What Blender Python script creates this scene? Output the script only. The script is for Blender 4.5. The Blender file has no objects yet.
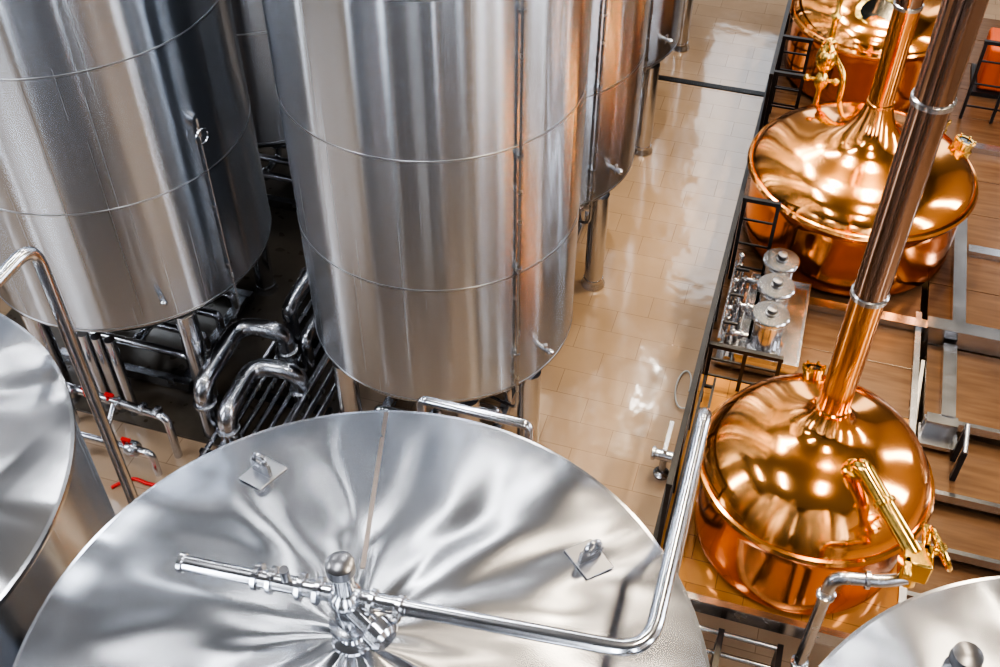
import bpy, math, random
from mathutils import Vector, Matrix
random.seed(4)
S=bpy.context.scene
COL=S.collection
# ------------------------------------------------------------------ materials
def newmat(name):
    m=bpy.data.materials.new(name); m.use_nodes=True
    nt=m.node_tree; b=nt.nodes['Principled BSDF']
    return m,nt,b
def simple(name,col,rough=.4,metal=0.,noise=0.,nscale=8.,bump=0.,bdist=.02):
    m,nt,b=newmat(name)
    b.inputs['Base Color'].default_value=(*col,1)
    b.inputs['Roughness'].default_value=rough
    b.inputs['Metallic'].default_value=metal
    tc=nt.nodes.new('ShaderNodeTexCoord'); n=nt.nodes.new('ShaderNodeTexNoise')
    n.inputs['Scale'].default_value=nscale; n.inputs['Detail'].default_value=1
    nt.links.new(tc.outputs['Object'],n.inputs['Vector'])
    mr=nt.nodes.new('ShaderNodeMapRange'); mr.inputs['To Min'].default_value=max(.02,rough-.03-noise*.2); mr.inputs['To Max'].default_value=min(1,rough+.03+noise*.2)
    nt.links.new(n.outputs['Fac'],mr.inputs['Value']); nt.links.new(mr.outputs[0],b.inputs['Roughness'])
    if noise>0:
        mx=nt.nodes.new('ShaderNodeMix'); mx.data_type='RGBA'
        mx.inputs[6].default_value=tuple(c*(1-noise) for c in col)+(1,)
        mx.inputs[7].default_value=tuple(min(1,c*(1+noise)) for c in col)+(1,)
        nt.links.new(n.outputs['Fac'],mx.inputs[0]); nt.links.new(mx.outputs[2],b.inputs['Base Color'])
    if bump>0:
        bp=nt.nodes.new('ShaderNodeBump'); bp.inputs['Strength'].default_value=bump; bp.inputs['Distance'].default_value=bdist
        nt.links.new(n.outputs['Fac'],bp.inputs['Height']); nt.links.new(bp.outputs[0],b.inputs['Normal'])
    return m
def brushed(name,col,rough,aniso,scale,bump,dist,radial=False,vary=.07,det=1.5):
    m,nt,b=newmat(name)
    N=nt.nodes.new; L=nt.links.new
    b.inputs['Metallic'].default_value=1
    b.inputs['Anisotropic'].default_value=aniso
    b.inputs['Anisotropic Rotation'].default_value=.25
    tg=N('ShaderNodeTangent'); tg.direction_type='RADIAL'; tg.axis='Z'
    L(tg.outputs[0],b.inputs['Tangent'])
    tc=N('ShaderNodeTexCoord')
    vec=tc.outputs['Object']
    if radial:
        mu=N('ShaderNodeVectorMath'); mu.operation='MULTIPLY'; mu.inputs[1].default_value=(1,1,0); L(vec,mu.inputs[0])
        no=N('ShaderNodeVectorMath'); no.operation='NORMALIZE'; L(mu.outputs[0],no.inputs[0])
        ad=N('ShaderNodeVectorMath'); ad.operation='MULTIPLY_ADD'; ad.inputs[1].default_value=(1.2,1.2,1.2); L(mu.outputs[0],ad.inputs[0]); L(no.outputs[0],ad.inputs[2])
        src=ad.outputs[0]
    else:
        mp=N('ShaderNodeMapping'); mp.inputs['Scale'].default_value=(1,1,.01); L(vec,mp.inputs['Vector']); src=mp.outputs[0]
    n=N('ShaderNodeTexNoise'); n.inputs['Scale'].default_value=scale; n.inputs['Detail'].default_value=det; n.inputs['Roughness'].default_value=.4
    if radial: n.inputs['Distortion'].default_value=.25
    L(src,n.inputs['Vector'])
    bp=N('ShaderNodeBump'); bp.inputs['Strength'].default_value=bump; bp.inputs['Distance'].default_value=dist
    L(n.outputs['Fac'],bp.inputs['Height']); L(bp.outputs[0],b.inputs['Normal'])
    mp2=N('ShaderNodeMapping'); mp2.inputs['Scale'].default_value=(40,40,.12) if not radial else (1,1,1); L(vec,mp2.inputs['Vector'])
    n2=N('ShaderNodeTexNoise'); n2.inputs['Scale'].default_value=2; n2.inputs['Detail'].default_value=2; L(mp2.outputs[0],n2.inputs['Vector'])
    mx=N('ShaderNodeMix'); mx.data_type='RGBA'
    mx.inputs[6].default_value=tuple(c*(1-vary) for c in col)+(1,); mx.inputs[7].default_value=tuple(min(1,c*(1+vary)) for c in col)+(1,)
    L(n2.outputs['Fac'],mx.inputs[0]); L(mx.outputs[2],b.inputs['Base Color'])
    mr=N('ShaderNodeMapRange'); mr.inputs['To Min'].default_value=rough-.02; mr.inputs['To Max'].default_value=rough+.02
    L(n2.outputs['Fac'],mr.inputs['Value']); L(mr.outputs[0],b.inputs['Roughness'])
    return m
STEEL=brushed('brushed_steel',(.535,.56,.60),.265,.95,2.8,1.0,.065,vary=.09,det=1.2)
LID=brushed('polished_lid_steel',(.345,.352,.372),.255,.6,1.5,.6,.075,radial=True,vary=.03,det=.5)
CHROME=simple('stainless_tube',(.60,.61,.64),.2,1,.06,6)
DARKST=simple('dark_steel',(.22,.22,.23),.3,1,.1,6)
SATIN=simple('satin_steel',(.46,.47,.50),.26,1,.06,10)
LUGM=simple('lug_steel',(.36,.365,.385),.3,1,.04,10)
COPPER=simple('polished_copper',(1.0,.45,.15),.125,1,.03,1.5,.12,.03)
COPPER2=simple('copper_body',(.86,.31,.09),.15,1,.06,2.0,.15,.03)
FLUEM=simple('aged_flue_metal',(.42,.28,.21),.11,1,.05,3)
BRASS=simple('brass',(.82,.53,.16),.16,1,.08,6)
BLACK=simple('black_paint',(.012,.012,.014),.35,0,.2,10)
SHADEM=simple('floor_shade',(.085,.07,.055),.3,0,.2,10)  # dark tone standing for shade on the floor below the tanks
GLASS=simple('dark_glass',(.01,.012,.012),.07)
RED=simple('red_plastic',(.6,.015,.012),.4)
WHITE=simple('white_plastic',(.45,.46,.47),.35)
ORANGE=simple('orange_paint',(.5,.09,.015),.4,0,.1,5)
WALLM=simple('painted_wall',(.16,.155,.15),.8,0,.08,2)
WALLR=simple('warm_painted_wall',(.36,.29,.23),.8,0,.08,2)
WALLD=simple('dark_wall',(.05,.047,.045),.7,0,.15,2)
CEILM=simple('ceiling_paint',(.075,.073,.07),.8,0,.08,2)
def tilemat(name,c1,c2,mortar,bw,bh,rough,off=.5,coat=.6):
    m,nt,b=newmat(name); N=nt.nodes.new; L=nt.links.new
    tc=N('ShaderNodeTexCoord'); br=N('ShaderNodeTexBrick')
    br.offset=off; br.inputs['Scale'].default_value=1
    br.inputs['Brick Width'].default_value=bw; br.inputs['Row Height'].default_value=bh
    br.inputs['Mortar Size'].default_value=.0035; br.inputs['Mortar Smooth'].default_value=.2
    br.inputs['Color1'].default_value=(*c1,1); br.inputs['Color2'].default_value=(*c2,1); br.inputs['Mortar'].default_value=(*mortar,1)
    L(tc.outputs['Object'],br.inputs['Vector'])
    n=N('ShaderNodeTexNoise'); n.inputs['Scale'].default_value=1.4; n.inputs['Detail'].default_value=6; L(tc.outputs['Object'],n.inputs['Vector'])
    mx=N('ShaderNodeMix'); mx.data_type='RGBA'; mx.blend_type='MULTIPLY'; mx.inputs[0].default_value=.35
    L(br.outputs['Color'],mx.inputs[6]); 
    cr=N('ShaderNodeValToRGB'); cr.color_ramp.elements[0].position=.3; cr.color_ramp.elements[0].color=(.6,.6,.6,1); cr.color_ramp.elements[1].position=.7
    L(n.outputs['Fac'],cr.inputs[0]); L(cr.outputs[0],mx.inputs[7]); L(mx.outputs[2],b.inputs['Base Color'])
    mr=N('ShaderNodeMapRange'); mr.inputs['To Min'].default_value=rough*.3; mr.inputs['To Max'].default_value=rough*1.7
    L(n.outputs['Fac'],mr.inputs['Value']); L(mr.outputs[0],b.inputs['Roughness'])
    n3=N('ShaderNodeTexNoise'); n3.inputs['Scale'].default_value=4; n3.inputs['Detail'].default_value=1.5; L(tc.outputs['Object'],n3.inputs['Vector'])
    bp0=N('ShaderNodeBump'); bp0.inputs['Strength'].default_value=.4; bp0.inputs['Distance'].default_value=.012; L(n3.outputs['Fac'],bp0.inputs['Height'])
    bp=N('ShaderNodeBump'); bp.inputs['Strength'].default_value=.3; bp.inputs['Distance'].default_value=.002; bp.invert=True
    L(bp0.outputs[0],bp.inputs['Normal'])
    L(br.outputs['Fac'],bp.inputs['Height']); L(bp.outputs[0],b.inputs['Normal'])
    b.inputs['Specular IOR Level'].default_value=.9
    b.inputs['Coat Weight'].default_value=coat; b.inputs['Coat Roughness'].default_value=.05; b.inputs['Coat IOR'].default_value=1.6
    L(bp0.outputs[0],b.inputs['Coat Normal'])
    return m
FLOOR=tilemat('floor_tile',(.42,.305,.21),(.385,.275,.185),(.27,.19,.125),.6,.3,.14)
PLATT=tilemat('platform_tile',(.50,.25,.08),(.45,.22,.07),(.25,.13,.05),.4,.2,.12)
def woodmat():
    m,nt,b=newmat('wood_plank'); N=nt.nodes.new; L=nt.links.new
    tc=N('ShaderNodeTexCoord'); mp=N('ShaderNodeMapping'); mp.inputs['Scale'].default_value=(1,9,6); L(tc.outputs['Object'],mp.inputs['Vector'])
    n=N('ShaderNodeTexNoise'); n.inputs['Scale'].default_value=2; n.inputs['Detail'].default_value=5; L(mp.outputs[0],n.inputs['Vector'])
    cr=N('ShaderNodeValToRGB'); cr.color_ramp.elements[0].position=.3; cr.color_ramp.elements[0].color=(.085,.046,.025,1); cr.color_ramp.elements[1].position=.75; cr.color_ramp.elements[1].color=(.135,.077,.042,1)
    L(n.outputs['Fac'],cr.inputs[0]); L(cr.outputs[0],b.inputs['Base Color']); b.inputs['Roughness'].default_value=.25
    return m
WOOD=woodmat()
def glowmat(nm,st):
    m,nt,b=newmat(nm); b.inputs['Base Color'].default_value=(.6,.7,.8,1); b.inputs['Roughness'].default_value=.1
    tc=nt.nodes.new('ShaderNodeTexCoord'); n=nt.nodes.new('ShaderNodeTexNoise'); n.inputs['Scale'].default_value=.8; nt.links.new(tc.outputs['Object'],n.inputs['Vector'])
    cr=nt.nodes.new('ShaderNodeValToRGB'); cr.color_ramp.elements[0].color=(.75,.85,1,1); cr.color_ramp.elements[1].color=(1,1,1,1)
    nt.links.new(n.outputs['Fac'],cr.inputs[0]); nt.links.new(cr.outputs[0],b.inputs['Emission Color']); b.inputs['Emission Strength'].default_value=st
    return m
GLOWM=glowmat('strip_glow',15); GLOWDIM=glowmat('dim_strip_glow',1.4)  # glow for the added strips on the unseen walls
# ------------------------------------------------------------------ builder
class B:
    def __init__(s): s.v=[]; s.f=[]
    def add(s,vs,fs):
        o=len(s.v); s.v+= [tuple(x) for x in vs]; s.f+=[tuple(i+o for i in f) for f in fs]; return s
    def lathe(s,prof,seg=96,M=Matrix(),cap0=False,cap1=False):
        vs=[];fs=[]
        for r,z in prof:
            for i in range(seg):
                a=2*math.pi*i/seg; vs.append(M@Vector((r*math.cos(a),r*math.sin(a),z)))
        n=len(prof)
        for j in range(n-1):
            for i in range(seg):
                k=(i+1)%seg; fs.append((j*seg+i,j*seg+k,(j+1)*seg+k,(j+1)*seg+i))
        if cap0: fs.append(tuple(range(seg))[::-1])
        if cap1: fs.append(tuple((n-1)*seg+i for i in range(seg)))
        return s.add(vs,fs)
    def cyl(s,p0,p1,r,seg=20,r1=None):
        p0=Vector(p0);p1=Vector(p1); d=p1-p0; L=d.length
        M=Matrix.Translation(p0)@d.to_track_quat('Z','Y').to_matrix().to_4x4()
        r1=r if r1 is None else r1
        return s.lathe([(r,0),(r1,L)],seg,M,True,True)
    def box(s,c,d,M=Matrix()):
        x,y,z=[q/2 for q in d]; c=Vector(c)
        vs=[M@(c+Vector((sx*x,sy*y,sz*z))) for sz in(-1,1) for sy in(-1,1) for sx in(-1,1)]
        return s.add(vs,[(0,2,3,1),(4,5,7,6),(0,1,5,4),(2,6,7,3),(0,4,6,2),(1,3,7,5)])
    def sphere(s,c,r,seg=20,sz=1):
        n=10
        return s.lathe([(max(.0005,r*math.sin(math.pi*i/n)),-r*sz*math.cos(math.pi*i/n)) for i in range(n+1)],seg,Matrix.Translation(Vector(c)))
    def torus(s,R,r,M=Matrix(),seg=48,n=10):
        vs=[];fs=[]
        for i in range(seg):
            a=2*math.pi*i/seg
            for j in range(n):
                b=2*math.pi*j/n; q=R+r*math.cos(b)
                vs.append(M@Vector((q*math.cos(a),q*math.sin(a),r*math.sin(b))))
        for i in range(seg):
            for j in range(n):
                i2=(i+1)%seg;j2=(j+1)%n
                fs.append((i*n+j,i2*n+j,i2*n+j2,i*n+j2))
        return s.add(vs,fs)
    def tube(s,pts,r,bend=.1,seg=14,caps=True,nb=7):
        P=[Vector(p) for p in pts]; Q=[P[0]]
        for i in range(1,len(P)-1):
            a,b,c=P[i-1],P[i],P[i+1]
            u=(a-b); w=(c-b); lu=u.length; lw=w.length; u.normalize(); w.normalize()
            k=min(bend,lu*.48,lw*.48)
            A=b+u*k; C=b+w*k
            if bend<=0: Q.append(b); continue
            for t in range(nb+1):
                q=t/nb; Q.append(A*(1-q)**2+b*2*q*(1-q)+C*q*q)
        Q.append(P[-1])
        R=[Q[0]]
        for q in Q[1:]:
            if (q-R[-1]).length>1e-4: R.append(q)
        Q=R; vs=[];fs=[]
        t=(Q[1]-Q[0]).normalized(); nrm=t.orthogonal().normalized()
        for i,q in enumerate(Q):
            if i==0: tn=(Q[1]-Q[0])
            elif i==len(Q)-1: tn=(Q[-1]-Q[-2])
            else: tn=(Q[i+1]-Q[i]).normalized()+(Q[i]-Q[i-1]).normalized()
            tn.normalize(); nrm=(nrm-tn*nrm.dot(tn)).normalized(); bi=tn.cross(nrm)
            for j in range(seg):
                a=2*math.pi*j/seg; vs.append(q+(nrm*math.cos(a)+bi*math.sin(a))*r)
        for i in range(len(Q)-1):
            for j in range(seg):
                k=(j+1)%seg; fs.append((i*seg+j,i*seg+k,(i+1)*seg+k,(i+1)*seg+j))
        if caps: fs.append(tuple(range(seg))[::-1]); fs.append(tuple((len(Q)-1)*seg+j for j in range(seg)))
        return s.add(vs,fs)
    def make(s,name,mat,parent=None,loc=(0,0,0),smooth=True,bevel=0,ang=40):
        me=bpy.data.meshes.new(name); me.from_pydata(s.v,[],s.f); me.materials.append(mat)
        me.validate(); me.update()
        if smooth:
            for p in me.polygons: p.use_smooth=True
            me.set_sharp_from_angle(angle=math.radians(ang))
        o=bpy.data.objects.new(name,me); COL.objects.link(o); o.location=loc
        if parent: o.parent=parent
        if bevel:
            md=o.modifiers.new('bevel','BEVEL'); md.width=bevel; md.segments=2; md.limit_method='ANGLE'
        return o
def thing(name,loc,label,cat,group=None):
    e=bpy.data.objects.new(name,None); COL.objects.link(e); e.location=loc; e.empty_display_size=.2
    e['label']=label; e['category']=cat
    if group: e['group']=group
    return e
def tag(o,label,cat,group=None):
    o['label']=label;o['category']=cat
    if group:o['group']=group
    return o
def dup(src,loc,label=None):
    n=src.copy(); COL.objects.link(n); n.location=loc
    if label: n['label']=label
    def rec(a,b):
        for c in list(a.children):
            k=c.copy(); COL.objects.link(k); k.parent=b; rec(c,k)
    rec(src,n); return n
def T(x,y,z): return Matrix.Translation(Vector((x,y,z)))
def RX(a): return Matrix.Rotation(math.radians(a),4,'X')
def RY(a): return Matrix.Rotation(math.radians(a),4,'Y')
def RZ(a): return Matrix.Rotation(math.radians(a),4,'Z')
def ori(d): return Vector(d).to_track_quat('Z','Y').to_matrix().to_4x4()
# ------------------------------------------------------------------ camera
cam=bpy.data.cameras.new('camera'); co=bpy.data.objects.new('camera',cam); COL.objects.link(co)
co.location=(0,0,7.5); co.rotation_euler=(math.radians(45),0,math.radians(17.2))
cam.lens=39.6; cam.sensor_width=36; cam.clip_start=.05
S.camera=co
# ------------------------------------------------------------------ room
X0,X1,Y0,Y1,ZC=-11,8,-4,18,10.5
def struct(o): o['kind']='structure'; return o
struct(B().box(((X0+X1)/2,(Y0+Y1)/2,-.1),(X1-X0,Y1-Y0,.2)).make('floor',FLOOR,smooth=False))
struct(B().box(((X0+X1)/2,(Y0+Y1)/2,ZC+.1),(X1-X0,Y1-Y0,.2)).make('ceiling',CEILM,smooth=False))
struct(B().box((X0-.1,(Y0+Y1)/2,ZC/2),(.2,Y1-Y0,ZC)).make('wall_left',WALLM,smooth=False))
struct(B().box((X1+.1,(Y0+Y1)/2,ZC/2),(.2,Y1-Y0,ZC)).make('wall_right',WALLR,smooth=False))
struct(B().box(((X0+X1)/2,Y0-.1,ZC/2),(X1-X0,.2,ZC)).make('wall_front',WALLD,smooth=False))
struct(B().box(((X0+X1)/2,Y1+.1,ZC/2),(X1-X0,.2,ZC)).make('wall_back',WALLM,smooth=False))
wn=0  # unseen glowing strips added so the steel reflects tall bright stripes
for x in (-8.2,-3.6,1.2,5.6):
    wn+=1; struct(B().box((x,Y0+.01,5.6),(.9,.02,6.2)).make('glow_strip_%d'%wn,GLOWM,smooth=False))
for y in (1.5,7,12.5):
    wn+=1; struct(B().box((X0+.01,y,5.8),(.02,1.1,6)).make('glow_strip_%d'%wn,GLOWM,smooth=False))
for x in (-4,-1,2,5):
    wn+=1; struct(B().box((x,Y1-.01,5.6),(1.2,.02,6.2)).make('glow_strip_%d'%wn,GLOWDIM,smooth=False))
for y in (1,6,11):
    wn+=1; struct(B().box((X1-.01,y,5.8),(.02,1.0,6)).make('glow_strip_%d'%wn,GLOWM,smooth=False))
# ------------------------------------------------------------------ fermenters
def fermenter(R,loc,label,zb=1.22,zt=5.6,pipe_ang=-40,legs=(-38,-142,38,142),legr=.9,bands=(2.38,3.46,4.54)):
    t=thing('fermentation_tank',loc,label,'tank','fermentation tanks in rows')
    B().lathe([(R,zb),(R,zb+.3),(R,(zb+zt)/2),(R,zt-.3),(R,zt)],128).make('shell',STEEL,t)
    B().lathe([(R,zt),(R*.97,zt+.07),(R*.8,zt+.2),(R*.5,zt+.32),(R*.12,zt+.38),(.09,zt+.4),(.09,zt+.55)],96,cap1=True).make('top_dome',LID,t)
    B().lathe([(R*.995,zb),(R*.96,zb-.06),(R*.85,zb-.14),(R*.3,zb-.62),(.07,zb-.78),(.06,zb-.86)],96,cap1=True).make('bottom_cone',DARKST,t)
    for z in (zb+.02,)+bands:
        B().lathe([(R+.001,z-.007),(R+.0035,z-.005),(R+.0035,z+.005),(R+.001,z+.007)],128).make('seam_band',LUGM,t)
    for a in legs:
        a=math.radians(a); x=legr*R*math.cos(a);y=legr*R*math.sin(a)
        b=B().cyl((x,y,.06),(x,y,zb-.08),.092,24); b.lathe([(.12,0),(.12,.02),(.098,.06),(.098,.1)],24,T(x,y,0),True,True)
        b.make('leg',CHROME,t)
    if pipe_ang is not None:
        a=math.radians(pipe_ang); q=R+.035; x=q*math.cos(a);y=q*math.sin(a)
        B().tube([(x*.5,y*.5,zt+.42),(x,y,zt+.42),(x,y,1.0),(x*.6,y*.6,.75)],.013,.1).make('spray_pipe',SATIN,t)
        for z in (1.6,2.45,3.4,4.4):
            b=B(); b.box((x*.99,y*.99,z),(.04,.04,.02)); b.lathe([(.02,-.015),(.02,.015)],16,T(x,y,z),True,True)
            b.make('pipe_clamp',SATIN,t)
    B().tube([(0,0,zb-.84),(0,0,.22),(0,-.35,.22)],.04,.1).make('drain_pipe',CHROME,t)
    B().lathe([(.065,-.03),(.065,.03)],20,T(0,-.35,.22)@RX(90),True,True).make('drain_cap',SATIN,t)
    a=math.radians((pipe_ang or -60)+14)
    d=Vector((math.cos(a),math.sin(a),0)); p=d*R+Vector((0,0,1.5))
    b=B().cyl(p-d*.02,p+d*.08,.022); b.cyl(p+d*.05+Vector((0,0,-.05)),p+d*.05+Vector((0,0,.05)),.015); b.sphere(p+d*.1,.03)
    b.make('sample_valve',CHROME,t)
    return t
c1=fermenter(1.06,(-2.39,6.16,0),'tall brushed stainless steel fermentation tank beside the tiled walkway',legs=(-26,-60,-128,60,150))
for i,y in enumerate((8.54,10.92,13.3)):
    dup(c1,(-2.39,y,0),('brushed stainless steel tank standing behind the tallest one by the walkway','brushed stainless steel tank next to the floor drain','brushed stainless steel tank beyond the floor drain')[i])
l1=fermenter(1.22,(-5.34,6.22,0),'wide brushed stainless steel fermentation tank with thin sampling pipe',pipe_ang=None,legs=(-38,-110,50,150),legr=.9,bands=(2.42,3.56,4.7))
a=math.radians(-17); R=1.22
d=Vector((math.cos(a),math.sin(a),0)); p=d*(R+.03)
B().tube([p+Vector((0,0,2.78))-d*.05,p+Vector((0,0,2.78)),p+Vector((0,0,1.0)),p*.9+Vector((0,0,.8))],.008,.04).make('sampling_pipe',SATIN,l1)
Mq=ori(d)
b=B().lathe([(.055,-.02),(.055,.02)],24,T(*(d*(R+.02)+Vector((0,0,2.9))))@Mq,True,True)
b.torus(.06,.008,T(*(d*(R+.05)+Vector((0,0,2.76))))@Mq,24,6)
b.cyl(p+Vector((0,0,2.76)),p+Vector((0,0,2.92)),.02); b.make('sampling_valve',CHROME,l1)
for z in (1.5,2.1): B().box(d*(R+.02)+Vector((0,0,z)),(.035,.035,.02)).make('pipe_clamp',SATIN,l1)
dup(l1,(-5.34,8.9,0),'brushed stainless steel tank hidden in the second row')
dup(l1,(-8.4,6.4,0),'brushed stainless steel tank at the end of the row')
# ------------------------------------------------------------------ storage tanks
RS=1.24; ZR=3.9
def lidz(r):
    q=r/RS; return ZR+.005+.27*(1-q)**.9*1.02
def storage(loc,label):
    t=thing('storage_tank',loc,label,'tank','storage tanks with shallow conical lids')
    B().lathe([(RS-.02,.75),(RS-.02,ZR-.03)],128).make('shell',STEEL,t)
    B().lathe([(RS-.02,.75),(RS*.9,.62),(RS*.2,.3),(.06,.22)],96,cap1=True).make('bottom_cone',DARKST,t)
    B().lathe([(RS-.02,ZR-.035),(RS,ZR-.03),(RS+.004,ZR-.015),(RS,ZR),(RS-.015,ZR+.004)],128).make('rim_ring',CHROME,t)
    pr=[(RS-.015,ZR+.004)]
    for i in range(1,13):
        q=1-i/12*.955; pr.append((RS*q,lidz(RS*q)))
    B().lathe(pr,160).make('lid',LID,t,ang=60)
    for k in range(4):
        a=math.radians(45+90*k); x=1.0*math.cos(a);y=1.0*math.sin(a)
        B().cyl((x,y,0),(x,y,.6),.06,20).make('leg',CHROME,t)
    b=B().lathe([(.075,lidz(.075)-.01),(.07,lidz(.06)+.01),(.045,lidz(.05)+.02),(.045,4.34)],32,cap1=True); b.make('neck',CHROME,t)
    return t
def lug(t,ang,r,tw=0):
    z=lidz(r)
    M=T(r*math.cos(math.radians(ang)),r*math.sin(math.radians(ang)),z+.006)@RZ(ang)@RY(math.degrees(math.atan(.24/1.24)))@RZ(tw)
    B().box((0,0,0),(.13,.15,.006),M).make('lug_plate',LUGM,t,bevel=.003)
    b=B().box((0,0,.03),(.1,.016,.06),M); b.torus(.03,.011,M@T(0,0,.066)@RX(90),24,8); b.make('lifting_lug',SATIN,t)
def clampring(b,p,d,r=.045,w=.02):
    b.lathe([(r*.7,-w),(r,-w*.6),(r,w*.6),(r*.7,w)],24,T(*p)@ori(Vector(d).normalized()),True,True)
st=storage((-1.03,1.66,0),'stainless steel storage tank with conical lid, central valve and pipe')
lug(st,136,.95,25); lug(st,44.5,.93,5)
a=math.radians(107)
WELD=simple('weld_tint',(.33,.27,.235),.32,1,.1,20)
pts=[(r*math.cos(a),r*math.sin(a),lidz(r)+.002) for r in (.3,.6,.9,1.22)]
vs=[];fs=[]
for q in pts:
    n=Vector((-math.sin(a),math.cos(a),0))*.009
    vs+=[Vector(q)+n,Vector(q)-n]
for i in range(3): fs.append((2*i,2*i+1,2*i+3,2*i+2))
B().add(vs,fs).make('weld_seam',WELD,st)
zc=4.42
b=B(); clampring(b,(0,0,4.27),(0,0,1),.07,.018); b.make('neck_clamp',SATIN,st)
b=B().sphere((0,0,zc),.058); b.cyl((0,0,4.3),(0,0,4.56),.035); b.cyl((-.3,-.02,zc),(.2,.02,zc),.03)
for x in(-.3,-.25,-.15,-.09,.09,.18): clampring(b,(x,x*.05,zc),(1,0,0),.047,.012)
b.cyl((-.0,-.0,zc-.03),(.13,-.06,zc-.05),.036); clampring(b,(.14,-.065,zc-.05),(1,-.5,-.1),.055,.035)
b.make('cross_valve',CHROME,st)
b=B().lathe([(.035,0),(.046,.01),(.046,.05),(.03,.06)],24,T(0,0,4.56),True,True); b.make('valve_knob',DARKST,st)
b=B().cyl((-.2,-.01,zc+.02),(-.2,-.01,zc+.08),.016); b.make('vent_stub',DARKST,st)
b=B().tube([(-.3,-.02,zc),(-.56,-.04,zc)],.027,0); clampring(b,(-.56,-.04,zc),(1,0,0),.034,.012); b.make('inlet_pipe',CHROME,st)
b=B().tube([(.2,.02,zc),(.965,.09,zc),(.965,1.16,zc),(.965,1.16,.1)],.027,.12,16,nb=10); b.make('cleaning_pipe',CHROME,st)
B().box((.965,1.16,.06),(.1,.1,.12)).make('pipe_foot',SATIN,st)
sl=storage((-3.66,1.67,0),'stainless steel storage tank with bent handrail-like pipe')
lug(sl,75,1.0,0)
b=B().tube([(0,0,4.3),(0,0,zc),(.66,.05,zc),(.66,1.2,zc),(.66,1.2,.02)],.03,.12,16,nb=10); b.make('cleaning_pipe',CHROME,sl)
b=B().tube([(.58,1.3,4.2),(.58,1.3,.02)],.016,0); b.make('drain_tube',CHROME,sl)
for z in(3.6,2.4,1.2): B().tube([(.58,1.3,z),(.66,1.2,z)],.012,0).make('tube_bracket',SATIN,sl)
sr=storage((1.62,1.62,0),'stainless steel storage tank with small knob on the lid')
B().lathe([(.055,-.01),(.055,.03),(.035,.05),(.055,.09),(.05,.13),(.02,.14)],24,T(-.66,.62,lidz(.905)-.005),True,True).make('vent_knob',DARKST,sr)
lug(sr,95,.8,0)
ld=thing('ladder',(-1.04,2.98,0),'stainless steel ladder hooked over the storage tank rim','ladder')
b=B().tube([(-.25,0,0),(-.25,0,3.86),(.25,0,3.86),(.25,0,0)],.022,.04); b.make('frame',CHROME,ld)
for i in range(11): B().cyl((-.25,0,.3+i*.3),(.25,0,.3+i*.3),.014,12).make('rung',CHROME,ld)
# ------------------------------------------------------------------ platform
ZP=.85
pf=thing('kettle_platform',(0,0,0),'raised steel platform with warm floor under the copper kettles','platform')
B().box((.6,5.35,ZP-.035),(1.72,2.1,.06)).make('tiled_deck',PLATT,pf,smooth=False)
y=6.42; 
while y<13.2:
    B().box((.6,y+.27,ZP-.035),(1.72,.550,.05)).make('plank',WOOD,pf,smooth=False,bevel=.003); y+=.555
B().box((.6,4.28,ZP-.04),(1.8,.05,.14)).make('edge_beam',SATIN,pf,smooth=False)
B().box((-.28,8.9,ZP-.04),(.04,9.25,.12)).make('edge_beam',BLACK,pf,smooth=False)
B().box((.95,7.48,ZP+.03),(1.1,.10,.07)).make('cross_beam',CHROME,pf,smooth=False)
B().box((1.44,6.0,ZP+.01),(.05,3.3,.05)).make('side_beam',SATIN,pf,smooth=False)
for x in(-.24,1.42):
    for y in(4.36,6.4,8.6,11,13.3):
        B().box((x,y,(ZP-.1)/2),(.08,.08,ZP-.1)).make('post',SATIN,pf,smooth=False)
dk=thing('wooden_deck',(0,0,0),'brown wooden plank deck on steel beams next to the copper kettles','deck')
y=7.56
while y<13.2:
    B().box((3.3,y+.28,ZP-.03),(3.56,.558,.04)).make('plank',WOOD,dk,smooth=False,bevel=.003); y+=.565
B().box((3.3,7.48,ZP+.01),(3.6,.14,.18)).make('beam',CHROME,dk,smooth=False)
for y in (8.65,10.35): B().box((3.44,y,ZP+.02),(3.2,.10,.06)).make('beam',CHROME,dk,smooth=False)
B().box((1.76,8.6,ZP+.04),(.11,2.1,.08)).make('beam',CHROME,dk,smooth=False)
B().box((2.6,9.5,ZP+.03),(.09,1.6,.05)).make('beam',SATIN,dk,smooth=False)
for x in (1.6,4.9):
    for y in (7.5,10.4,13.2): B().box((x,y,(ZP-.05)/2),(.1,.1,ZP-.05)).make('post',SATIN,dk,smooth=False)
sc=thing('staircase',(0,0,0),'broad staircase with brown wooden treads and steel nosing','stairs')
lv=[(6.98,.84,.76),(6.25,.62,.60),(5.73,.42,.46),(5.34,.38,.32),(4.98,.36,.18)]
for (y,dp,z) in lv:
    B().box((2.5,y,z-.02),(1.9,dp,.04)).make('tread',WOOD,sc,smooth=False,bevel=.003)
    B().box((2.5,y-dp/2-.02,z-.02),(1.9,.04,.08)).make('tread_nosing',CHROME,sc,smooth=False)
B().box((1.72,6.96,.80),(.11,.84,.07)).make('landing_beam',CHROME,sc,smooth=False)
for x in(1.53,3.47):
    L_=math.hypot(2.4,.78); an=math.degrees(math.atan2(.78,2.4))
    B().box((0,0,0),(.03,L_,.12),T(x,6.05,.28)@RX(an)).make('stringer',DARKST,sc,smooth=False)
B().box((1.82,6.3,.80),(.04,.04,.4)).make('rail_post',BLACK,sc,smooth=False)
B().box((1.82,6.1,.77),(.04,.04,.36)).make('rail_post',BLACK,sc,smooth=False)
B().tube([(1.82,6.32,1.0),(1.82,6.08,.94)],.02,0).make('hand_rail',SATIN,sc)
B().box((1.68,6.50,.72),(.24,.10,.20)).make('bracket_plate',CHROME,sc,smooth=False)
B().box((1.68,6.44,.66),(.30,.22,.04)).make('bracket_foot',CHROME,sc,smooth=False)
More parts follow.
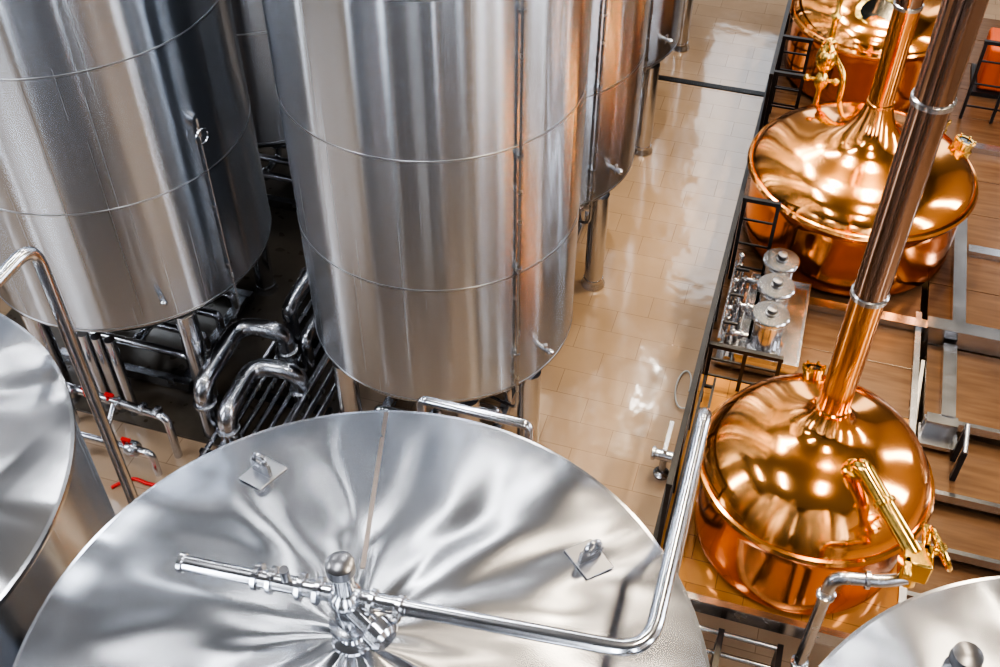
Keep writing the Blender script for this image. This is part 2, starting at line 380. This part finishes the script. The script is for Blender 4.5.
# ------------------------------------------------------------------ kettles
def kettle(loc,R,Rb,dome,flue_r,label,flue_top=7.4,zb=1.6,bottom=ZP+.0):
    t=thing('brew_kettle',loc,label,'kettle','copper brew kettles')
    zr=zb
    B().lathe([(Rb*.15,bottom),(Rb*.9,bottom+.005),(Rb*.97,bottom+.03),(Rb,bottom+.08),(Rb,bottom+.2),(Rb,zr-.16),(Rb+.01,zr-.09),(R-.03,zr-.04)],128,cap0=True).make('body',COPPER2,t)
    B().lathe([(Rb-.0,zr-.10),(R-.02,zr-.05),(R,zr-.03),(R+.012,zr),(R,zr+.025),(R-.02,zr+.03),(R-.03,zr+.02)],128).make('brim',COPPER,t)
    B().lathe([(r*R,zr+z) for r,z in dome],128).make('dome',COPPER,t,ang=70)
    zt=zr+dome[-1][1]
    B().lathe([(flue_r,zt-.02),(flue_r,3.2)],48).make('lower_flue',COPPER,t)
    B().lathe([(flue_r,3.2),(flue_r,flue_top)],48).make('upper_flue',FLUEM,t)
    for z in (zt+.0,3.2,4.5,5.8):
        B().lathe([(flue_r,z-.02),(flue_r+.012,z-.014),(flue_r+.012,z+.014),(flue_r,z+.02)],48).make('flue_joint',COPPER if z<3 else CHROME,t)
    return t
d1=[(.975,.02),(.965,.05),(.94,.11),(.88,.19),(.79,.275),(.68,.34),(.54,.39),(.42,.42),(.33,.44),(.26,.465),(.20,.50),(.16,.55),(.13,.62)]
d2=[(.975,.02),(.965,.055),(.92,.115),(.85,.17),(.75,.22),(.62,.26),(.49,.29),(.38,.325),(.30,.365),(.235,.42),(.18,.50),(.14,.59),(.11,.70)]
k1=kettle((.66,5.04,0),.78,.72,d1,.098,'polished copper brew kettle with brass outlet pipe and tall flue')
k2=kettle((.72,8.56,0),.99,.93,d2,.105,'wide copper kettle with bell-shaped dome and ornate brass valve')
k3=kettle((.66,11.45,0),.9,.84,d2,.1,'copper kettle with dark glass hatch in the dome')
def sight(t,p,tilt,az,r=.075):
    M=T(*p)@RZ(az)@RX(tilt)
    B().lathe([(r*1.25,-.04),(r*1.25,.02),(r,.03),(r,.07),(r*1.15,.075),(r*1.15,.1),(r*.8,.1)],32,M,True).make('sight_glass_ring',BRASS,t)
    B().lathe([(.001,.092),(r*.82,.092)],32,M).make('sight_glass_pane',GLASS,t)
    for k in range(6):
        a=k*math.pi/3; B().lathe([(.01,.1),(.01,.118)],8,M@T(r*math.cos(a),r*math.sin(a),0),True,True).make('sight_glass_bolt',BRASS,t)
sight(k1,(-.12,.53,1.88),-25,10,.07); sight(k1,(.12,.55,1.87),-28,-12,.05)
sight(k2,(.80,.36,1.74),-15,-60,.08); sight(k2,(.62,.62,1.74),-20,-40,.05)
M=T(.0,-.50,1.84)@RX(22)
B().lathe([(.23,-.05),(.23,.03),(.18,.045)],32,M).make('hatch_ring',BRASS,k3)
B().lathe([(.001,.04),(.19,.04)],32,M).make('hatch_glass',GLASS,k3)
b=B().tube([(.20,-.30,1.92),(.22,-.32,2.12),(.60,-.78,1.95)],.055,.07,18)
clampring(b,(.205,-.305,2.03),(0,0,1),.078,.02); clampring(b,(.39,-.53,2.05),(.40,-.48,-.14),.07,.02); b.make('outlet_pipe',BRASS,k1)
b=B().box((.62,-.80,1.90),(.17,.17,.18)); b.cyl((.62,-.80,1.69),(.62,-.80,1.83),.055); b.cyl((.62,-.80,1.93),(.73,-.72,1.97),.028)
b.box((.66,-.66,1.97),(.05,.2,.04)); b.box((.56,-.9,1.97),(.05,.14,.04)); b.make('outlet_valve',BRASS,k1,bevel=.012)
M=T(.74,-.72,1.98)@ori((.75,.35,.35))
b=B().torus(.13,.015,M,36,8); b.box((0,0,0),(.24,.022,.012),M); b.box((0,0,0),(.022,.24,.012),M); b.cyl((.70,-.74,1.96),(.77,-.70,1.99),.02); b.make('handwheel',BRASS,k1)
b=B().lathe([(.07,1.60),(.07,1.66),(.03,1.70),(.025,1.9),(.06,1.95),(.07,2.0),(.05,2.05),(.03,2.08),(.085,2.16),(.1,2.23),(.085,2.3),(.03,2.37),(.045,2.4),(.03,2.43),(.025,2.6),(.05,2.64),(.025,2.68),(.025,3.2),(.04,3.22),(.001,3.26)],32,T(-.50,.72,0))
b.cyl((-.62,.72,2.0),(-.38,.72,2.0),.018); b.sphere((-.63,.72,2.0),.035); b.sphere((-.37,.72,2.0),.035)
b.torus(.07,.01,T(-.5,.62,2.4)@RX(90),24,8); b.cyl((-.5,.72,2.4),(-.5,.62,2.4),.012)
b.make('relief_valve_column',BRASS,k2)
B().tube([(-.3,.80,1.64),(-.3,.86,2.0),(-.5,1.0,2.2)],.03,.1).make('vent_tube',BRASS,k2)
o=thing('drain_pipe',(.84,4.10,0),'stainless steel elbow pipe running down in front of platform','pipe')
b=B().tube([(.42,.12,1.75),(.3,.06,1.75),(0,0,1.75),(0,0,.0)],.042,.1,18,nb=10); b.make('pipe',SATIN,o)
for p_,d_ in (((.2,.04,1.75),(1,.15,0)),((0,0,1.55),(0,0,1)),((0,0,.7),(0,0,1))):
    b=B(); clampring(b,p_,d_,.06,.02); b.make('clamp',CHROME,o)
# ------------------------------------------------------------------ sampling table
g=thing('sampling_table',(.2,7.03,ZP),'steel wort sampling table with three upright cylinders and taps','equipment')
B().box((.04,-.02,.10),(.50,1.0,.16)).make('tray_box',CHROME,g,bevel=.01)
B().box((-.29,-.02,.05),(.14,1.0,.03)).make('drip_shelf',CHROME,g,smooth=False)
b=B()
for sx in(-1,1): b.box((.04+sx*.25,-.02,.19),(.014,1.02,.05))
for sy in(-1,1): b.box((.04,-.02+sy*.51,.19),(.514,.014,.05))
b.make('tray_rim',SATIN,g,smooth=False)
for sx in(-.16,.2):
    for sy in(-.45,.4): B().cyl((sx,sy,0),(sx,sy,.04),.03).make('foot',CHROME,g)
for y in(-.33,.02,.36):
    B().lathe([(.128,.18),(.128,.50)],40,T(.0,y,0)).make('cylinder',CHROME,g)
    B().lathe([(.13,.49),(.15,.495),(.155,.505),(.155,.53),(.145,.54),(.02,.545)],40,T(.0,y,0),True,True).make('jar_lid',CHROME,g)
    B().lathe([(.05,.54),(.05,.555),(.024,.56),(.024,.575),(.04,.58),(.04,.595),(.001,.60)],20,T(.0,y,0)).make('lid_knob',DARKST,g)
    B().lathe([(.15,.175),(.15,.2),(.128,.21)],32,T(.0,y,0)).make('jar_base',SATIN,g)
    b=B().box((-.13,y,.34),(.02,.07,.2)); b.make('gauge_glass',GLASS,g)
    b=B().tube([(-.12,y,.24),(-.3,y,.24),(-.3,y,.06)],.022,.05); clampring(b,(-.19,y,.24),(1,0,0),.04,.014); clampring(b,(-.26,y,.24),(1,0,0),.04,.014); b.cyl((-.3,y,.24),(-.3,y,.34),.016); b.make('tap',CHROME,g)
    B().cyl((-.36,y,.34),(-.24,y,.34),.015).make('tap_handle',BLACK,g)
    b=B().tube([(-.2,y+.12,.12),(-.33,y+.12,.12),(-.33,y+.12,.36)],.016,.04); clampring(b,(-.33,y+.12,.3),(0,0,1),.03,.012); b.sphere((-.33,y+.12,.39),.03); b.make('side_tap',CHROME,g)
B().tube([(-.36,-.5,.3),(-.36,.5,.3)],.018,0).make('upper_manifold_pipe',CHROME,g)
B().tube([(-.27,-.5,.1),(-.27,.5,.1)],.028,0).make('manifold_pipe',CHROME,g)
# ------------------------------------------------------------------ railings
def railing(p0,p1,label,h=.9,n=5,bars=3):
    p0=Vector(p0);p1=Vector(p1); t=thing('guard_railing',p0,label,'railing','black guard railings'); d=p1-p0
    for i in range(n+1):
        q=d*i/n; B().box((q.x,q.y,h/2),(.03,.03,h)).make('post',BLACK,t,smooth=False)
    M=d.to_track_quat('X','Z').to_matrix().to_4x4()
    B().box((d.length/2,0,0),(d.length+.04,.04,.035),T(0,0,h)@M).make('top_rail',BLACK,t,smooth=False)
    for k in range(bars):
        B().box((d.length/2,0,0),(d.length,.016,.016),T(0,0,h*(k+.6)/(bars+.4))@M).make('cross_bar',BLACK,t,smooth=False)
    return t
railing((-.24,4.5,ZP),(-.24,7.7,ZP),'black steel guard railing along the walkway edge of platform',n=5)
railing((-.2,7.64,ZP),(.08,7.64,ZP),'short black railing section beside the sampling table',n=1)
railing((-.2,6.30,ZP),(.34,6.30,ZP),'short black railing in front of the sampling table',h=.45,n=2,bars=2)
railing((-.24,9.65,ZP),(-.24,13.2,ZP),'black steel guard railing beside the far copper kettle',n=7,bars=4)
for yy in (9.7,10.4,12.4):
    railing((-.2,yy,ZP),(.06,yy,ZP),'short black railing spur between the copper kettles',n=1,bars=4)
railing((1.75,10.9,ZP+.0),(3.6,10.9,ZP+.0),'black railing across the wooden deck',n=6)
ct=thing('cable_ladder',(0,0,0),'black cable ladder mounted along the platform edge','cable tray')
for x in(-.2,-.12): B().box((x,5.4,ZP+.12),(.02,1.7,.05)).make('side_rail',BLACK,ct,smooth=False)
for i in range(7): B().box((-.16,4.6+i*.26,ZP+.12),(.08,.025,.02)).make('rung',BLACK,ct,smooth=False)
for y in(4.7,6.1): B().box((-.2,y,ZP+.05),(.03,.03,.1)).make('foot',BLACK,ct,smooth=False)
m=thing('pump_unit',(2.35,11.7,ZP-.01),'orange painted pump unit standing on the wooden deck','machine')
B().box((0,0,.3),(.9,.5,.5)).make('housing',ORANGE,m,bevel=.03)
B().lathe([(.18,0),(.2,.05),(.2,.4),(.15,.46)],32,T(-.2,0,.75)@RY(90),True,True).make('motor',ORANGE,m)
B().box((0,0,.025),(1.0,.6,.05)).make('base_plate',BLACK,m,smooth=False)
# ------------------------------------------------------------------ pipes in front of the platform
rk=thing('pipe_rack',(0,0,0),'low rack of thin stainless pipes in front of platform','pipe rack')
for i,(y,z) in enumerate(((4.15,.72),(4.05,.62),(3.95,.5),(3.85,.4),(3.75,.28))):
    B().tube([(-.15+.1*i,y,0),(-.15+.1*i,y,z),(.72,y,z)],.018,.05).make('pipe',CHROME,rk)
for x in(.3,.7):
    B().box((x,3.95,.37),(.04,.45,.74)).make('bracket',BLACK,rk,smooth=False)
B().box((.26,4.0,.03),(1.0,.5,.06)).make('base_tray',BLACK,rk,smooth=False)
# ------------------------------------------------------------------ pipes between the tanks
def pipe(pts,r,bend,label,mat=CHROME,clamps=(),group=None,name='process_pipe'):
    o=Vector(pts[0]); t=thing(name,o,label,'pipe',group)
    B().tube([Vector(p)-o for p in pts],r,bend,24,nb=12).make('pipe',mat,t)
    for p,d in clamps:
        b=B(); clampring(b,Vector(p)-o,d,r*1.25,.022); b.make('clamp',SATIN,t)
    return t
pipe([(-4.26,5.22,.0),(-4.26,5.22,.62),(-4.26,5.95,.66),(-3.86,6.0,.66),(-3.86,6.0,0)],.082,.15,'thick stainless U-bend pipe rising from the floor between tanks',SATIN,clamps=[((-4.26,5.22,.42),(0,0,1)),((-3.86,6.0,.42),(0,0,1))])
pipe([(-4.0,5.10,.0),(-4.0,5.10,.48),(-4.0,5.66,.52),(-3.6,5.70,.52),(-3.6,5.70,0)],.082,.15,'second thick stainless U-bend pipe beside its twin',SATIN,clamps=[((-4.0,5.10,.3),(0,0,1)),((-3.6,5.70,.3),(0,0,1))])
pipe([(-3.98,6.35,.0),(-3.98,6.35,.6),(-3.98,9,.6)],.07,.12,'thick stainless pipe running back between the tank rows',SATIN,clamps=[((-3.98,6.8,.6),(0,1,0))])
pipe([(-3.72,6.1,.0),(-3.72,6.1,.5),(-3.72,9,.5)],.06,.1,'stainless pipe running beside the thick one',SATIN,clamps=[((-3.72,6.6,.5),(0,1,0))])
for i,x in enumerate((-3.5,-3.4,-3.3)):
    pipe([(x,4.95+.1*i,.0),(x,4.95+.1*i,.34),(x,9,.34)],.03,.08,'slim stainless pipe running low between the tanks',SATIN,group='slim raised pipes between tanks',name='raised_pipe')
pipe([(-3.88,7.7,0),(-3.88,7.7,4.6)],.05,0,'upright dark pipe standing between two tank rows',DARKST)
for i in range(6):
    x=-4.15+i*.105
    pipe([(x,4.7+.06*i,0),(x,4.7+.06*i,.16),(x,11,.16)],.024,.06,'stainless pipe lying along the floor between tanks',SATIN,group='floor pipes between tanks',name='floor_pipe')
gr=thing('shade_sheet',(0,0,0),'added dark floor grating under pipes and tank legs','shade')
b=B().box((-5.1,8.1,.012),(3.6,6.0,.024)); b.make('shade_panel',SHADEM,gr,smooth=False)  # dark sheet put down as shade under and between the left tanks
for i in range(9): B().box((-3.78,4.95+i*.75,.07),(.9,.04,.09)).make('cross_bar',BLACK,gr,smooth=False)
for x,y,lx in((-5.35,6.22,1.7),(-5.35,8.9,1.7),(-2.37,6.14,1.4),(-2.37,8.52,1.4)):
    fr=thing('tank_skid',(x,y,0),'dark steel skid frame with pipes standing under a tank','frame','tank skid frames')
    for s in(-1,1):
        B().box((0,s*lx/2*.72,.09),(lx*.8,.08,.1)).make('skid_beam',SATIN,fr,smooth=False)
        B().box((s*lx/2*.72,0,.09),(.08,lx*.66,.1)).make('skid_beam',SATIN,fr,smooth=False)
    for k in range(4): B().tube([(-lx*.36,-.45+k*.28,.14),(-lx*.36,-.45+k*.28,.3),(lx*.36,-.45+k*.28,.3),(lx*.36,-.45+k*.28,.14)],.04,.06).make('skid_pipe',CHROME,fr)
mf=thing('valve_manifold',(-4.8,4.93,0),'stainless valve manifold with red handles near tank legs','valves')
b=B().tube([(-.7,.05,0),(-.7,.05,.5),(.36,-.02,.5),(.36,-.02,0)],.036,.08); b.make('upper_manifold_pipe',CHROME,mf)
b=B().tube([(-.45,-.25,0),(-.45,-.25,.28),(.3,-.25,.28),(.3,-.25,0)],.03,.08); b.make('lower_manifold_pipe',CHROME,mf)
for x in(-.55,-.35,-.1,.12,.26):
    b=B(); clampring(b,(x,.01,.5),(1,0,0),.058,.025); b.make('clamp',SATIN,mf)
B().cyl((-.15,.01,.5),(-.15,-.25,.28),.025).make('bridge_pipe',CHROME,mf)
B().lathe([(.06,-.05),(.07,-.02),(.07,.02),(.06,.05)],20,T(.12,-.25,.28)@RY(90),True,True).make('valve_body',SATIN,mf)
for (x,y,z) in((-.42,0,.58),(-.2,0,.58),(.05,-.25,.37)):
    b=B().cyl((x,y,z-.08),(x,y,z),.014); b.box((x+.03,y,z+.01),(.08,.03,.02)); b.make('valve_handle',RED,mf)
for i in range(3):
    pipe([(-5.3+.13*i,5.22,0),(-5.3+.13*i,5.22,.95)],.045,0,'upright stainless pipe under the wide tank',CHROME,group='upright pipes under tank',name='upright_pipe')
h=B(); P=[]
for i in range(26):
    q=i/25; P.append((-4.8+.5*q, 4.42+.16*math.sin(q*3.1)+.03*math.sin(q*9),.02))
tag(h.tube(P,.016,.03,10,nb=2).make('red_hose',RED),'thin red hose lying on the tiled floor','hose')
P=[]
for i in range(30):
    a=i/29*2*math.pi*.8; P.append((-.42+.08*math.cos(a)+.002*i,6.95+.24*math.sin(a),.012+.0007*i))
tag(B().tube(P,.008,.02,8,nb=2).make('white_hose',WHITE),'coiled white hose lying beside the platform','hose')
v=thing('lever_valve',(-.40,5.95,0),'small steel floor valve with flat lever beside the platform','valve')
B().lathe([(.07,0),(.07,.02),(.03,.04),(.03,.22)],24,cap0=True,cap1=True).make('stand',SATIN,v)
b=B(); b.cyl((-.09,0,.25),(.09,0,.25),.045); clampring(b,(-.09,0,.25),(1,0,0),.06,.02); clampring(b,(.09,0,.25),(1,0,0),.06,.02); b.make('valve_body',CHROME,v)
b=B(); b.box((0,.14,.34),(.035,.34,.015)); b.cyl((0,0,.28),(0,0,.35),.015); b.make('lever',SATIN,v)
dr=thing('floor_drain',(-1.0,12.1,0),'dark linear floor drain grate across the walkway','drain')
B().box((0,0,.004),(1.6,.1,.008)).make('frame',BLACK,dr,smooth=False)
b=B()
for i in range(60): b.box((-.78+i*.0264,0,.010),(.012,.08,.006))
b.make('grate',BLACK,dr,smooth=False)
# ------------------------------------------------------------------ lights
def area(name,loc,rot,sx,sy,p,col):
    l=bpy.data.lights.new(name,'AREA'); l.shape='RECTANGLE'; l.size=sx; l.size_y=sy; l.energy=p; l.color=col
    o=bpy.data.objects.new(name,l); COL.objects.link(o); o.location=loc; o.rotation_euler=[math.radians(a) for a in rot]; return o
for x in(-7,-2.6):
    for y in(2.5,8,13):
        area('ceiling_lamp',(x,y,ZC-.15),(0,0,0),.25,2.2,130,(.97,.98,1))
for x,y in((-2.9,15.4),(-2.0,16.2),(-3.6,16.6),(-2.3,17.2)):
    area('floor_glint_light',(x,y,ZC-.15),(0,0,0),.45,.9,45,(1,.96,.9))  # unseen lights added to put glints on the near floor
for y in(3,6.5,10,13.5):
    area('copper_fill_light',(1.9,y,ZC-.3),(0,0,0),.6,1.6,170,(1,.84,.64))  # unseen warm lights added to brighten and highlight the copper
def spot(loc,tgt,p,col,ang=60,size=.1):
    l=bpy.data.lights.new('spot_lamp','SPOT'); l.energy=p; l.color=col; l.spot_size=math.radians(ang); l.spot_blend=.5; l.shadow_soft_size=size
    o=bpy.data.objects.new('spot_lamp',l); COL.objects.link(o); o.location=loc
    o.rotation_euler=(Vector(tgt)-Vector(loc)).to_track_quat('-Z','Y').to_euler()
W=(1,.78,.48)
spot((2.4,7.0,9.5),(.9,5,1.6),1500,W,35,.18); spot((-.6,7.6,9.5),(.7,5.2,1.6),900,W,30,.15)
spot((1.8,10.5,9.5),(.9,8.6,1.6),1200,W,38,.15); spot((-.5,10.9,9.5),(.8,8.6,1.6),800,W,35,.15); spot((1.5,13.5,9.5),(.7,11.4,1.6),900,W,40,.15)
spot((-1,10,9.8),(-1,8.5,0),900,(1,.95,.88),45)
w=bpy.data.worlds.new('world'); S.world=w; w.use_nodes=True
w.node_tree.nodes['Background'].inputs[0].default_value=(.6,.65,.7,1); w.node_tree.nodes['Background'].inputs[1].default_value=.3
S.view_settings.view_transform='AgX'
S.view_settings.look='AgX - High Contrast'
S.view_settings.exposure=.15
